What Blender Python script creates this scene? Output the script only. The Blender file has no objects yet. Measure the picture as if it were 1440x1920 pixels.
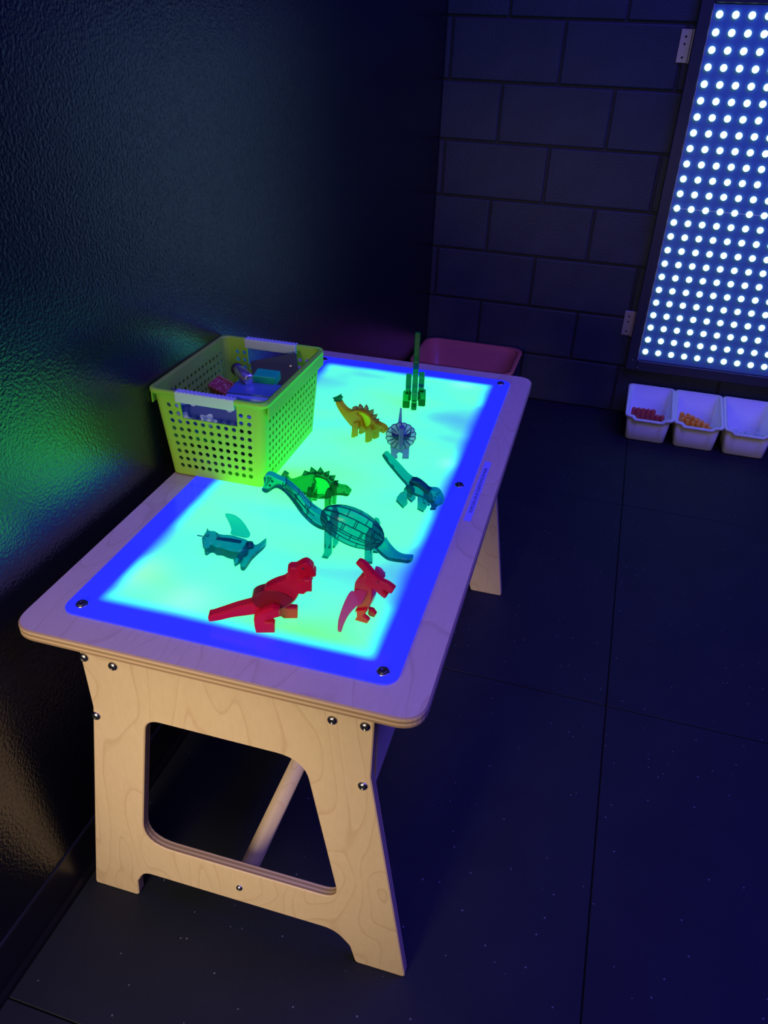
import bpy, bmesh, math, random, json
from mathutils import Vector, Matrix
from mathutils.geometry import tessellate_polygon
random.seed(7)
scn = bpy.context.scene
C = scn.collection

# ------------------------------------------------------------------ camera
def camera():
    yaw, pitch, roll = (math.radians(a) for a in (-15.6939, -31.8619, 2.2377))
    f = Vector((math.sin(yaw)*math.cos(pitch), math.cos(yaw)*math.cos(pitch), math.sin(pitch)))
    rt = Vector((math.cos(yaw), -math.sin(yaw), 0)); up = rt.cross(f)
    r2 = rt*math.cos(roll) + up*math.sin(roll); u2 = up*math.cos(roll) - rt*math.sin(roll)
    cd = bpy.data.cameras.new('camera'); co = bpy.data.objects.new('camera', cd); C.objects.link(co)
    m = Matrix((r2, u2, -f)).transposed().to_4x4(); m.translation = Vector((0.753, -3.264, 1.3715))
    co.matrix_world = m
    cd.sensor_fit = 'VERTICAL'; cd.sensor_height = 24.0; cd.lens = 24.0*1454.95/1920.0
    cd.clip_start = 0.02; cd.clip_end = 60
    scn.camera = co
camera()

# ------------------------------------------------------------------ world, room lamps and added lights, exposure
w = bpy.data.worlds.new('world'); scn.world = w; w.use_nodes = True
w.node_tree.nodes['Background'].inputs[0].default_value = (0.05, 0.06, 1.0, 1)
w.node_tree.nodes['Background'].inputs[1].default_value = 0.012
def area(name, loc, aim, sx, sy, col, power, spread=math.pi):
    l = bpy.data.lights.new(name, 'AREA'); l.shape = 'RECTANGLE'; l.size = sx; l.size_y = sy
    l.color = col; l.energy = power; l.spread = spread
    o = bpy.data.objects.new(name, l); C.objects.link(o); o.location = loc
    o.rotation_euler = (Vector(aim)-Vector(loc)).to_track_quat('-Z', 'Y').to_euler()
    return o
# unseen warm source behind the camera, added to light the near end panel
area('unseen_warm_light', (0.16, -3.95, 0.80), (0.24, -2.5, 0.30), 0.45, 0.8, (1.0, 0.82, 0.60), 2.9, math.radians(56))
# blue-violet ceiling lamps of the dark room
area('blue_ceiling_light', (2.3, -2.0, 3.0), (1.9, -2.0, 0), 2.4, 3.4, (0.07, 0.05, 1.0), 158)
# added warm fill under the ceiling, lifts the general level from above
area('dim_ceiling_fill', (0.9, -4.3, 3.05), (0.9, -4.0, 0), 1.2, 1.2, (1.0, 0.78, 0.62), 9)
vs = scn.view_settings
vs.view_transform = 'Standard'; vs.look = 'None'; vs.exposure = 0.0; vs.gamma = 1.0
vs.use_curve_mapping = False

# ------------------------------------------------------------------ materials
MATS = {}
def nt(name):
    m = bpy.data.materials.new(name); m.use_nodes = True; MATS[name] = m
    t = m.node_tree; return m, t, t.nodes['Principled BSDF']
def N(t, kind, **kw):
    n = t.nodes.new(kind)
    for k, v in kw.items():
        if k.startswith('i_'):
            n.inputs[k[2:].replace('_', ' ')].default_value = v
        else: setattr(n, k, v)
    return n
def simple(name, col, rough=0.5, metal=0.0, spec=0.5):
    m, t, b = nt(name)
    b.inputs['Base Color'].default_value = (*col, 1); b.inputs['Roughness'].default_value = rough
    b.inputs['Metallic'].default_value = metal; b.inputs['Specular IOR Level'].default_value = spec
    return m
def coords(t, scale=(1, 1, 1), which='Object'):
    tc = N(t, 'ShaderNodeTexCoord'); mp = N(t, 'ShaderNodeMapping'); mp.inputs['Scale'].default_value = scale
    t.links.new(tc.outputs[which], mp.inputs[0]); return mp.outputs[0]
def bump(t, b, hsock, strength, dist=0.002):
    bn = N(t, 'ShaderNodeBump'); bn.inputs['Strength'].default_value = strength; bn.inputs['Distance'].default_value = dist
    t.links.new(hsock, bn.inputs['Height']); t.links.new(bn.outputs[0], b.inputs['Normal']); return bn
def noisy(name, c1, c2, scale, rough=0.6, bscale=None, bstr=0.3, bdist=0.002, spec=0.5, stretch=(1, 1, 1)):
    m, t, b = nt(name); v = coords(t, stretch)
    n = N(t, 'ShaderNodeTexNoise'); n.inputs['Scale'].default_value = scale; n.inputs['Detail'].default_value = 4
    r = N(t, 'ShaderNodeValToRGB'); r.color_ramp.elements[0].color = (*c1, 1); r.color_ramp.elements[1].color = (*c2, 1)
    r.color_ramp.elements[0].position = .3; r.color_ramp.elements[1].position = .7
    t.links.new(v, n.inputs['Vector']); t.links.new(n.outputs[0], r.inputs[0]); t.links.new(r.outputs[0], b.inputs['Base Color'])
    b.inputs['Roughness'].default_value = rough; b.inputs['Specular IOR Level'].default_value = spec
    if bscale:
        n2 = N(t, 'ShaderNodeTexNoise'); n2.inputs['Scale'].default_value = bscale; n2.inputs['Detail'].default_value = 2
        t.links.new(v, n2.inputs['Vector']); bump(t, b, n2.outputs[0], bstr, bdist)
    return m

# glossy dark wall paint over an orange-peel texture
noisy('wall_paint', (.003, .004, .006), (.004, .006, .008), 3, rough=.24, bscale=190, bstr=.4, bdist=.0025, spec=.5)
MATS['wall_paint'].node_tree.nodes['Principled BSDF'].inputs['IOR'].default_value = 1.72
noisy('block_paint', (.024, .034, .039), (.036, .048, .054), 8, rough=.5, bscale=140, bstr=.45, bdist=.003)
noisy('mortar', (.016, .016, .020), (.024, .024, .028), 20, rough=.55, bscale=120, bstr=.3)
simple('vinyl_base', (.010, .010, .012), .28)
noisy('subfloor', (.02, .02, .022), (.03, .03, .033), 6, rough=.7)
def rubber():
    m, t, b = nt('rubber_mat'); v = coords(t, (1, 1, 0), 'Object')
    vo = N(t, 'ShaderNodeTexVoronoi'); vo.inputs['Scale'].default_value = 95
    t.links.new(v, vo.inputs['Vector'])
    lt = N(t, 'ShaderNodeMath', operation='LESS_THAN'); lt.inputs[1].default_value = .16
    t.links.new(vo.outputs['Distance'], lt.inputs[0])
    sep = N(t, 'ShaderNodeSeparateColor'); t.links.new(vo.outputs['Color'], sep.inputs[0])
    gt = N(t, 'ShaderNodeMath', operation='GREATER_THAN'); gt.inputs[1].default_value = .955
    t.links.new(sep.outputs[0], gt.inputs[0])
    mu = N(t, 'ShaderNodeMath', operation='MULTIPLY'); t.links.new(lt.outputs[0], mu.inputs[0]); t.links.new(gt.outputs[0], mu.inputs[1])
    n = N(t, 'ShaderNodeTexNoise'); n.inputs['Scale'].default_value = 9; n.inputs['Detail'].default_value = 6; t.links.new(v, n.inputs['Vector'])
    r = N(t, 'ShaderNodeValToRGB'); r.color_ramp.elements[0].color = (.008, .010, .012, 1); r.color_ramp.elements[1].color = (.016, .019, .022, 1)
    t.links.new(n.outputs[0], r.inputs[0])
    mx = N(t, 'ShaderNodeMix', data_type='RGBA'); t.links.new(mu.outputs[0], mx.inputs[0]); t.links.new(r.outputs[0], mx.inputs[6])
    mx.inputs[7].default_value = (.17, .165, .16, 1)
    t.links.new(mx.outputs[2], b.inputs['Base Color']); b.inputs['Roughness'].default_value = .7; b.inputs['Specular IOR Level'].default_value = .25
    n2 = N(t, 'ShaderNodeTexNoise'); n2.inputs['Scale'].default_value = 420; t.links.new(v, n2.inputs['Vector']); bump(t, b, n2.outputs[0], .35, .002)
rubber()
def birch(name, stretch, rough=.42):
    m, t, b = nt(name); v = coords(t, stretch)
    n = N(t, 'ShaderNodeTexNoise'); n.inputs['Scale'].default_value = 3.2; n.inputs['Detail'].default_value = 1.5; n.inputs['Distortion'].default_value = .35
    t.links.new(v, n.inputs['Vector'])
    mu = N(t, 'ShaderNodeMath', operation='MULTIPLY'); mu.inputs[1].default_value = 13
    t.links.new(n.outputs[0], mu.inputs[0])
    fr = N(t, 'ShaderNodeMath', operation='FRACT'); t.links.new(mu.outputs[0], fr.inputs[0])
    r = N(t, 'ShaderNodeValToRGB'); e = r.color_ramp.elements
    e[0].position = 0; e[0].color = (.70, .535, .345, 1); e[1].position = .84; e[1].color = (.685, .52, .33, 1)
    k = e.new(.95); k.color = (.61, .44, .27, 1); k = e.new(1.0); k.color = (.70, .535, .345, 1)
    t.links.new(fr.outputs[0], r.inputs[0])
    n2 = N(t, 'ShaderNodeTexNoise'); n2.inputs['Scale'].default_value = 60; n2.inputs['Detail'].default_value = 4; t.links.new(v, n2.inputs['Vector'])
    r2 = N(t, 'ShaderNodeValToRGB'); r2.color_ramp.elements[0].color = (.90, .89, .87, 1); r2.color_ramp.elements[1].color = (1.05, 1.05, 1.05, 1)
    t.links.new(n2.outputs[0], r2.inputs[0])
    mx = N(t, 'ShaderNodeMix', data_type='RGBA', blend_type='MULTIPLY'); mx.inputs[0].default_value = 1
    t.links.new(r.outputs[0], mx.inputs[6]); t.links.new(r2.outputs[0], mx.inputs[7]); t.links.new(mx.outputs[2], b.inputs['Base Color'])
    b.inputs['Roughness'].default_value = rough
birch('birch_top', (2.4, .75, 1)); birch('birch_side', (2.2, 1, .8)); birch('birch_dowel', (6, .6, 6))
def plies(name, axis, thick=.018, n=6):
    m, t, b = nt(name); tc = N(t, 'ShaderNodeTexCoord'); sp = N(t, 'ShaderNodeSeparateXYZ'); t.links.new(tc.outputs['Object'], sp.inputs[0])
    mu = N(t, 'ShaderNodeMath', operation='MULTIPLY'); mu.inputs[1].default_value = n/thick; t.links.new(sp.outputs[axis], mu.inputs[0])
    pp = N(t, 'ShaderNodeMath', operation='PINGPONG'); pp.inputs[1].default_value = 1; t.links.new(mu.outputs[0], pp.inputs[0])
    r = N(t, 'ShaderNodeValToRGB'); e = r.color_ramp.elements
    e[0].position = .35; e[0].color = (.66, .47, .28, 1); e[1].position = .6; e[1].color = (.36, .235, .125, 1)
    t.links.new(pp.outputs[0], r.inputs[0]); t.links.new(r.outputs[0], b.inputs['Base Color']); b.inputs['Roughness'].default_value = .55
plies('ply_edge_flat', 2, .019, 5); plies('ply_edge_upright', 1, .018, 5)
simple('steel', (.62, .62, .64), .22, 1.0); simple('dark_steel', (.05, .05, .055), .35, .6)
simple('aged_steel', (.66, .58, .54), .38, .75)
simple('black_frame', (.035, .037, .045), .38); simple('panel_face', (.10, .24, .42), .35); simple('pale_edge', (.80, .85, .90), .4)
simple('label_film', (.36, .36, .80), .4); simple('label_ink', (.03, .03, .10), .5)
simple('white_plastic', (.70, .69, .66), .40); simple('red_plastic', (.68, .17, .10), .32)
simple('peg_red', (.50, .05, .05), .3); simple('peg_orange', (.95, .33, .02), .3)
simple('eye', (.01, .02, .03), .3)

def lit_panel():
    """backlit acrylic: the LEDs under it show as a cyan-green field with soft colour drift and a blue rim"""
    m, t, b = nt('lit_acrylic'); tc = N(t, 'ShaderNodeTexCoord'); sp = N(t, 'ShaderNodeSeparateXYZ'); t.links.new(tc.outputs['Object'], sp.inputs[0])
    def M(op, a, bb):
        n = N(t, 'ShaderNodeMath', operation=op)
        for i, q in enumerate((a, bb)):
            if q is None: continue
            if isinstance(q, (int, float)): n.inputs[i].default_value = q
            else: t.links.new(q, n.inputs[i])
        return n.outputs[0]
    X, Y = sp.outputs[0], sp.outputs[1]          # origin at the panel centre
    dx = M('SUBTRACT', PW/2, M('ABSOLUTE', X, None)); dy = M('SUBTRACT', PL/2, M('ABSOLUTE', Y, None))
    d = M('SMOOTH_MIN', dx, dy); t.nodes[-1].inputs[2].default_value = .02
    mr = N(t, 'ShaderNodeMapRange', interpolation_type='SMOOTHSTEP'); mr.inputs['From Min'].default_value = .034; mr.inputs['From Max'].default_value = .068
    t.links.new(d, mr.inputs[0])
    mp = N(t, 'ShaderNodeMapping'); mp.inputs['Scale'].default_value = (2.2, 4.0, 1); mp.inputs['Location'].default_value = (7.3, 2.9, 0); t.links.new(tc.outputs['Object'], mp.inputs[0])
    n = N(t, 'ShaderNodeTexNoise'); n.inputs['Scale'].default_value = 1.6; n.inputs['Detail'].default_value = 1.6; n.inputs['Distortion'].default_value = .4; t.links.new(mp.outputs[0], n.inputs['Vector'])
    r = N(t, 'ShaderNodeValToRGB'); e = r.color_ramp.elements; r.color_ramp.interpolation = 'B_SPLINE'
    S = .2
    e[0].position = .18; e[0].color = (.06*S, .34*S, .84*S, 1); e[1].position = .40; e[1].color = (.12*S, .95*S, .72*S, 1)
    k = e.new(.50); k.color = (.15*S, 3.0*S, .62*S, 1); k = e.new(.58); k.color = (.15*S, 3.5*S, .46*S, 1); k = e.new(.68); k.color = (.17*S, 3.5*S, .13*S, 1)
    # each LED strip under the sheet is a little bluer or greener
    val = M('ADD', M('MULTIPLY', M('SUBTRACT', n.outputs[0], .5), .55), .462)
    for (hx, hy, sx_, sy_, amp) in LED_FIELD:
        ax = M('MULTIPLY', M('SUBTRACT', X, hx), 1/sx_); ay = M('MULTIPLY', M('SUBTRACT', Y, hy), 1/sy_)
        g = M('EXPONENT', M('MULTIPLY', M('ADD', M('MULTIPLY', ax, ax), M('MULTIPLY', ay, ay)), -1), None)
        val = M('ADD', val, M('MULTIPLY', g, amp))
    t.links.new(val, r.inputs[0])
    # small hot spots above single LEDs
    acc = None
    for (hx, hy, s) in ((-.19, -.43, .04), (.195, .078, .022), (.143, .489, .03), (-.09, -.47, .04)):
        ax = M('SUBTRACT', X, hx); ay = M('SUBTRACT', Y, hy)
        q = M('ADD', M('MULTIPLY', ax, ax), M('MULTIPLY', ay, ay))
        g = M('EXPONENT', M('MULTIPLY', q, -1/(s*s)), None)
        acc = g if acc is None else M('ADD', acc, g)
    hot = N(t, 'ShaderNodeMix', data_type='RGBA', blend_type='ADD', clamp_result=False); t.links.new(M('MULTIPLY', acc, .6), hot.inputs[0])
    t.links.new(r.outputs[0], hot.inputs[6]); hot.inputs[7].default_value = (.22*S, .7*S, .22*S, 1)
    mx = N(t, 'ShaderNodeMix', data_type='RGBA', clamp_result=False); t.links.new(mr.outputs[0], mx.inputs[0])
    mx.inputs[6].default_value = (.012*S, .022*S, 1.3*S, 1); t.links.new(hot.outputs[2], mx.inputs[7])
    b.inputs['Base Color'].default_value = (.05, .05, .08, 1); b.inputs['Roughness'].default_value = .18
    t.links.new(mx.outputs[2], b.inputs['Emission Color']); b.inputs['Emission Strength'].default_value = 1/S
PW, PL = .4995, 1.0921
LED_FIELD = [(.16, .28, .13, .055, -.25), (.21, -.29, .07, .06, -.20), (-.15, .40, .10, .07, -.17), (-.20, -.475, .07, .03, -.10), (-.05, -.20, .14, .03, -.10), (-.02, .22, .12, .04, -.11), (.05, -.42, .12, .025, -.08),
             (-.184, -.42, .07, .035, .10), (-.09, -.09, .07, .04, .16), (.127, -.49, .09, .03, .11), (.096, .146, .09, .035, .08), (.172, -.115, .06, .04, .09), (.09, -.285, .09, .03, .07), (-.065, -.355, .07, .025, .06)]
def glow(name, col, s):
    m, t, b = nt(name); b.inputs['Base Color'].default_value = (.8, .8, .8, 1)
    b.inputs['Emission Color'].default_value = (*col, 1); b.inputs['Emission Strength'].default_value = s
lit_panel(); glow('led_lens', (.55, .95, .92), 1.7)

def plastic(name, col, trans=.75, rough=.08, ior=1.16, dcol=None):
    """clear tinted toy plastic: tinted refraction mixed with a little milky body"""
    m, t, b = nt(name)
    b.inputs['Base Color'].default_value = (*col, 1); b.inputs['Transmission Weight'].default_value = 1
    b.inputs['Roughness'].default_value = rough; b.inputs['IOR'].default_value = ior
    p2 = N(t, 'ShaderNodeBsdfPrincipled'); p2.inputs['Base Color'].default_value = (*(dcol or col), 1); p2.inputs['Roughness'].default_value = .25
    tl = N(t, 'ShaderNodeBsdfTranslucent'); tl.inputs[0].default_value = (*(dcol or col), 1)
    m2 = N(t, 'ShaderNodeMixShader'); m2.inputs[0].default_value = .5; t.links.new(p2.outputs[0], m2.inputs[1]); t.links.new(tl.outputs[0], m2.inputs[2])
    ms = N(t, 'ShaderNodeMixShader'); ms.inputs[0].default_value = trans
    t.links.new(m2.outputs[0], ms.inputs[1]); t.links.new(b.outputs[0], ms.inputs[2])
    t.links.new(ms.outputs[0], t.nodes['Material Output'].inputs[0])
plastic('teal_plastic', (.004, .27, .55), .76, dcol=(.0, .36, .32)); plastic('ridge_teal', (.004, .17, .36), .74, dcol=(.0, .26, .28)); plastic('teal_light', (.02, .40, .62), .8); plastic('deep_teal_plastic', (.01, .16, .34), .7)
plastic('green_plastic', (.015, .20, .11), .74, dcol=(.01, .36, .07)); plastic('dark_green_plastic', (.01, .14, .10), .6)
plastic('leaf_window', (.02, .34, .12), .85, dcol=(.02, .6, .12)); plastic('maroon_clear', (.5, .02, .06), .45, dcol=(.45, .03, .06))
plastic('orange_plastic', (.95, .16, .05), .42, dcol=(.85, .34, .02)); plastic('yellow_window', (1.0, .40, .01), .40, dcol=(1.0, .85, .0))
plastic('plum_plate', (.55, .08, .16), .45, dcol=(.5, .2, .14)); plastic('red_clear', (1.0, .012, .07), .30, dcol=(1.0, .012, .075))
plastic('pink_wing', (.85, .06, .45), .35, dcol=(.85, .08, .36)); plastic('violet_clear', (.36, .10, .75), .5, dcol=(.32, .28, .62)); plastic('navy_clear', (.05, .05, .26), .35)
plastic('pale_clear', (.75, .28, .95), .55, dcol=(.62, .72, .88)); plastic('clear_peg', (.8, .85, .9), .7)
def lime():
    m, t, b = nt('lime_plastic'); b.inputs['Base Color'].default_value = (.46, .78, .07, 1); b.inputs['Roughness'].default_value = .42
    tl = N(t, 'ShaderNodeBsdfTranslucent'); tl.inputs[0].default_value = (.40, .66, .14, 1)
    ms = N(t, 'ShaderNodeMixShader'); ms.inputs[0].default_value = .35
    t.links.new(b.outputs[0], ms.inputs[1]); t.links.new(tl.outputs[0], ms.inputs[2]); t.links.new(ms.outputs[0], t.nodes['Material Output'].inputs[0])
lime(); simple('handle_white', (.52, .62, .58), .4)

# ------------------------------------------------------------------ helpers
def link(name, me, mat, parent=None, smooth=False):
    o = bpy.data.objects.new(name, me); C.objects.link(o)
    if mat is not None and not me.materials:
        for k in (mat if isinstance(mat, (list, tuple)) else [mat]): me.materials.append(MATS[k])
    if parent is not None: o.parent = parent
    if smooth:
        for p in me.polygons: p.use_smooth = True
    return o
def mesh(name, bm):
    bmesh.ops.recalc_face_normals(bm, faces=bm.faces)
    me = bpy.data.meshes.new(name); bm.to_mesh(me); bm.free(); return me
def obj(name, bm, mat, parent=None, smooth=False): return link(name, mesh(name, bm), mat, parent, smooth)
def tag(o, label=None, cat=None, group=None, kind=None):
    if label: o['label'] = label
    if cat: o['category'] = cat
    if group: o['group'] = group
    if kind: o['kind'] = kind
    return o
def empty(name, loc=(0, 0, 0), rz=0, rot=None):
    o = bpy.data.objects.new(name, None); C.objects.link(o); o.location = loc; o.rotation_euler = rot or (0, 0, rz); o.empty_display_size = .05; return o
def box(bm, x0, x1, y0, y1, z0, z1, bev=0, seg=1):
    r = bmesh.ops.create_cube(bm, size=1)
    vs_ = r['verts']
    for v in vs_: v.co = Vector(((x0+x1)/2+v.co.x*(x1-x0), (y0+y1)/2+v.co.y*(y1-y0), (z0+z1)/2+v.co.z*(z1-z0)))
    if bev:
        es = list({e for v in vs_ for e in v.link_edges}); bmesh.ops.bevel(bm, geom=es, offset=bev, segments=seg, affect='EDGES', profile=.6)
    return bm
def boxo(name, dims, mat, parent=None, bev=0, seg=1): return obj(name, box(bmesh.new(), *dims, bev, seg), mat, parent)
def tube(bm, pts, r, n=8, cap=True):
    pts = [Vector(p) for p in pts]; rings = []
    rr = r if isinstance(r, (list, tuple)) else [r]*len(pts); prev = None
    for i, p in enumerate(pts):
        d = (pts[min(i+1, len(pts)-1)]-pts[max(i-1, 0)]).normalized()
        a = Vector((0, 0, 1)) if abs(d.z) < .9 else Vector((1, 0, 0))
        if prev is not None: a = prev
        x = (a-d*a.dot(d)).normalized(); prev = x; y = d.cross(x)
        rings.append([bm.verts.new(p+(x*math.cos(2*math.pi*k/n)+y*math.sin(2*math.pi*k/n))*rr[i]) for k in range(n)])
    for a, b in zip(rings, rings[1:]):
        for k in range(n): bm.faces.new((a[k], a[(k+1) % n], b[(k+1) % n], b[k]))
    if cap: bm.faces.new(rings[0][::-1]); bm.faces.new(rings[-1])
    return bm
def lathe(bm, prof, n=20, at=(0, 0, 0), axis='Z'):
    """prof: (radius, height) pairs; closes at radius 0"""
    rings = []
    def P(r, h, a):
        c, s = r*math.cos(a), r*math.sin(a)
        q = {'Z': (c, s, h), 'Y': (c, h, s), 'X': (h, c, s)}[axis]; return Vector(at)+Vector(q)
    for r, h in prof:
        rings.append([bm.verts.new(P(0, h, 0))] if r < 1e-6 else [bm.verts.new(P(r, h, 2*math.pi*k/n)) for k in range(n)])
    for a, b in zip(rings, rings[1:]):
        for k in range(n):
            j = (k+1) % n
            if len(a) == 1 and len(b) == 1: continue
            if len(a) == 1: bm.faces.new((a[0], b[j], b[k]))
            elif len(b) == 1: bm.faces.new((a[k], a[j], b[0]))
            else: bm.faces.new((a[k], a[j], b[j], b[k]))
    return bm
def fillet(poly, seg=6):
    """poly: (x, y, radius) corners -> polyline with rounded corners"""
    out = []; n = len(poly)
    for i in range(n):
        p = Vector(poly[i][:2]); a = Vector(poly[i-1][:2]); b = Vector(poly[(i+1) % n][:2]); r = poly[i][2]
        if r <= 0: out.append(tuple(p)); continue
        u = (a-p).normalized(); v = (b-p).normalized(); ang = u.angle(v)
        tl = min(r/math.tan(ang/2), (a-p).length*.48, (b-p).length*.48)
        p0 = p+u*tl; p1 = p+v*tl
        for k in range(seg+1):
            q = k/seg; out.append(tuple(p0*(1-q)**2+p*2*q*(1-q)+p1*q*q))
    return out
def area2(p): return sum(p[i-1][0]*p[i][1]-p[i][0]*p[i-1][1] for i in range(len(p)))
def ccw(p): return p if area2(p) > 0 else p[::-1]
def inset(p, d):
    n = len(p); out = []
    for i in range(n):
        a, b, c = Vector(p[i-1]), Vector(p[i]), Vector(p[(i+1) % n])
        u = (b-a); v = (c-b)
        if u.length < 1e-7 or v.length < 1e-7: out.append(tuple(b)); continue
        u.normalize(); v.normalize(); nn = Vector((-u.y-v.y, u.x+v.x))
        if nn.length < 1e-4: out.append(tuple(b)); continue
        nn.normalize(); k = max(.5, nn.dot(Vector((-u.y, u.x)))); out.append(tuple(b+nn*d/k))
    return out
def spline(p, k=3):
    out = []; n = len(p)
    for i in range(n):
        a, b, c, d = (Vector(p[(i+j) % n]) for j in (-1, 0, 1, 2))
        for q in range(k):
            t = q/k
            out.append(tuple(.5*((2*b)+(c-a)*t+(2*a-5*b+4*c-d)*t*t+(3*b-a-3*c+d)*t**3)))
    return out
def slab(bm, poly, t0, t1, mapf, holes=(), bev=0.0, cap_mat=0, side_mat=0):
    """prism of a 2-D outline (with holes) between depths t0 and t1; mapf(x, y, t) -> 3-D"""
    loops = [ccw(list(poly))]+[ccw(list(h))[::-1] for h in holes]
    ins = [inset(l, bev) if bev else l for l in loops]
    def ring(l, t): return [bm.verts.new(mapf(x, y, t)) for x, y in l]
    s = 1 if t1 > t0 else -1
    low = [ring(l, t0) for l in ins]; up_ = [ring(l, t1) for l in ins]
    if bev: mid = [(ring(l, t0+s*bev), ring(l, t1-s*bev)) for l in loops]
    tris = tessellate_polygon([[Vector((x, y, 0)) for x, y in l] for l in ins])
    fl = [v for r in low for v in r]; fu = [v for r in up_ for v in r]
    for a, b, c in tris:
        for f in ((fl[a], fl[b], fl[c]), (fu[a], fu[b], fu[c])):
            try: bm.faces.new(f).material_index = cap_mat
            except ValueError: pass
    for i, l in enumerate(loops):
        seq = [low[i]]+([mid[i][0], mid[i][1]] if bev else [])+[up_[i]]; n = len(l)
        for a, b in zip(seq, seq[1:]):
            for k in range(n):
                j = (k+1) % n; bm.faces.new((a[k], a[j], b[j], b[k])).material_index = side_mat
    return bm
XZ = lambda off: (lambda x, y, t: Vector((x, off+t, y)))
XY = lambda h: (lambda x, y, t: Vector((x, y, h+t)))
def rrect(w, d, r, n=5, cx=0, cy=0):
    out = []
    for sx, sy, a0 in ((1, 1, 0), (-1, 1, 90), (-1, -1, 180), (1, -1, 270)):
        for k in range(n+1):
            a = math.radians(a0+90*k/n); out.append((cx+sx*(w/2-r)+r*math.cos(a), cy+sy*(d/2-r)+r*math.sin(a)))
    return out
def loft(bm, rings, close_first=True, close_last=True):
    R_ = [[bm.verts.new(p) for p in r] for r in rings]; n = len(R_[0])
    for a, b in zip(R_, R_[1:]):
        for k in range(n): bm.faces.new((a[k], a[(k+1) % n], b[(k+1) % n], b[k]))
    if close_first: bm.faces.new(R_[0])
    if close_last: bm.faces.new(R_[-1])
    return bm
# ------------------------------------------------------------------ the setting
B = .2032
tag(boxo('floor', (-.4, 5.0, -7.5, .3, -.06, -.012), 'subfloor'), 'dark floor under the rubber mats', kind='structure')
floor = bpy.data.objects['floor']
xs = [.012, .920, 1.828, 2.736, 3.644]; ys = [-5.775, -4.783, -3.79, -2.797, -1.805, -.812, -.004]
for i in range(len(xs)-1):
    for j in range(len(ys)-1):
        g = .0011
        boxo('rubber_mat', (xs[i]+g, xs[i+1]-g, ys[j]+g, ys[j+1]-g, -.0115, 0), 'rubber_mat', floor, .0012)
wl = tag(boxo('wall_left', (-.15, 0, -7.5, .012, -.06, 3.2), 'wall_paint'), kind='structure')
# vinyl base along the left wall
bm = bmesh.new(); slab(bm, [(0, -.0115), (.012, -.0115), (.0085, .002), (.0045, .012), (.0042, .097), (.003, .1005), (0, .1015)], -7.5, -.002, lambda x, y, t: Vector((x, t, y)))
tag(obj('baseboard_left', bm, 'vinyl_base'), kind='structure')
wb = tag(boxo('wall_back', (-.15, 4.2, .008, .2, -.06, 3.2), 'mortar'), kind='structure')
def block(x0, x1, z0, z1, me=None):
    if me is None:
        bm = bmesh.new(); box(bm, 0, x1-x0, 0, .03, 0, z1-z0, .0045, 2); me = mesh('concrete_block', bm)
    o = link('concrete_block', me, 'block_paint', wb); o.location = (x0, 0, z0); return me
J = .0045; full = None
for r in range(15):
    z0, z1 = r*B+J, (r+1)*B-J
    if r == 0: z0 = 0
    off = .227 if r % 2 else .0236
    xe = [0]+[off+.4064*k for k in range(9)]
    for a, b in zip(xe, xe[1:]):
        if b < .003: continue
        x0 = a+(J if a > 0 else 0); x1 = b-J
        if x1-x0 < .01: continue
        if a > 0 and r > 0: full = block(x0, x1, z0, z1, full)
        else: block(x0, x1, z0, z1)
tag(boxo('ceiling', (-.15, 5.0, -7.5, .2, 3.2, 3.3), 'block_paint'), kind='structure')

# ------------------------------------------------------------------ wall of light pegs
lp = tag(empty('light_board', (.862, 0, .205)), 'large black framed panel of round white lights on the block wall', 'light panel')
PWd, PHt = .70, 1.32
boxo('backboard', (0, PWd, -.022, -.001, 0, PHt), 'black_frame', lp, .002)
for nm, dm in (('frame_bar', (0, .043, -.036, -.023, 0, PHt)), ('frame_bar', (PWd-.043, PWd, -.036, -.023, 0, PHt)), ('frame_bar', (.044, PWd-.044, -.036, -.023, 0, .043)), ('frame_bar', (.044, PWd-.044, -.036, -.023, PHt-.043, PHt))):
    boxo(nm, dm, 'black_frame', lp, .003)
zs = .843-.205
for a, b in ((.0445, zs-.0012), (zs+.0012, PHt-.0445)):
    boxo('face_plate', (.0445, PWd-.0445, -.029, -.0225, a, b), 'panel_face', lp, .0012)
boxo('seam_strip', (.0455, PWd-.0455, -.0302, -.0292, zs-.0011, zs+.0011), 'pale_edge', lp)
boxo('edge_strip', (.0428, .0444, -.0372, -.0362, .045, PHt-.045), 'pale_edge', lp)
bm = lathe(bmesh.new(), [(.0, 0), (.0114, 0), (.0114, -.004), (.0100, -.0080), (.0060, -.0106), (0, -.0114)], 14, axis='Y'); led = mesh('peg_light', bm)
for i in range(12):
    for j in range(24):
        o = link('peg_light', led, 'led_lens', lp, True); o.location = (.928-.862+.0506*i, -.029, .2875-.205+.05055*j)
def hinge(z):
    h = boxo('hinge', (-.042, -.006, -.004, -.0005, z-.05, z+.05), 'aged_steel', lp, .0008)
    tag(h, 'pale steel hinge')
    bm = tube(bmesh.new(), [(-.002, -.007, z-.051), (-.002, -.007, z+.051)], .0048, 10); obj('hinge_barrel', bm, 'aged_steel', h)
    for dz in (-.034, 0.006, .028):
        obj('screw', lathe(bmesh.new(), [(0, -.0065), (.003, -.006), (.0042, -.0038), (0, -.0036)], 10, (-.024, 0, z+dz), 'Y'), 'dark_steel', h)
hinge(1.357-.205); hinge(.387-.205)
for x, z in ((.023, .045), (.047, .016)):
    obj('screw', lathe(bmesh.new(), [(0, -.0395), (.0035, -.039), (.0045, -.0362), (0, -.036)], 10, (x, 0, z), 'Y'), 'steel', lp)

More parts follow.
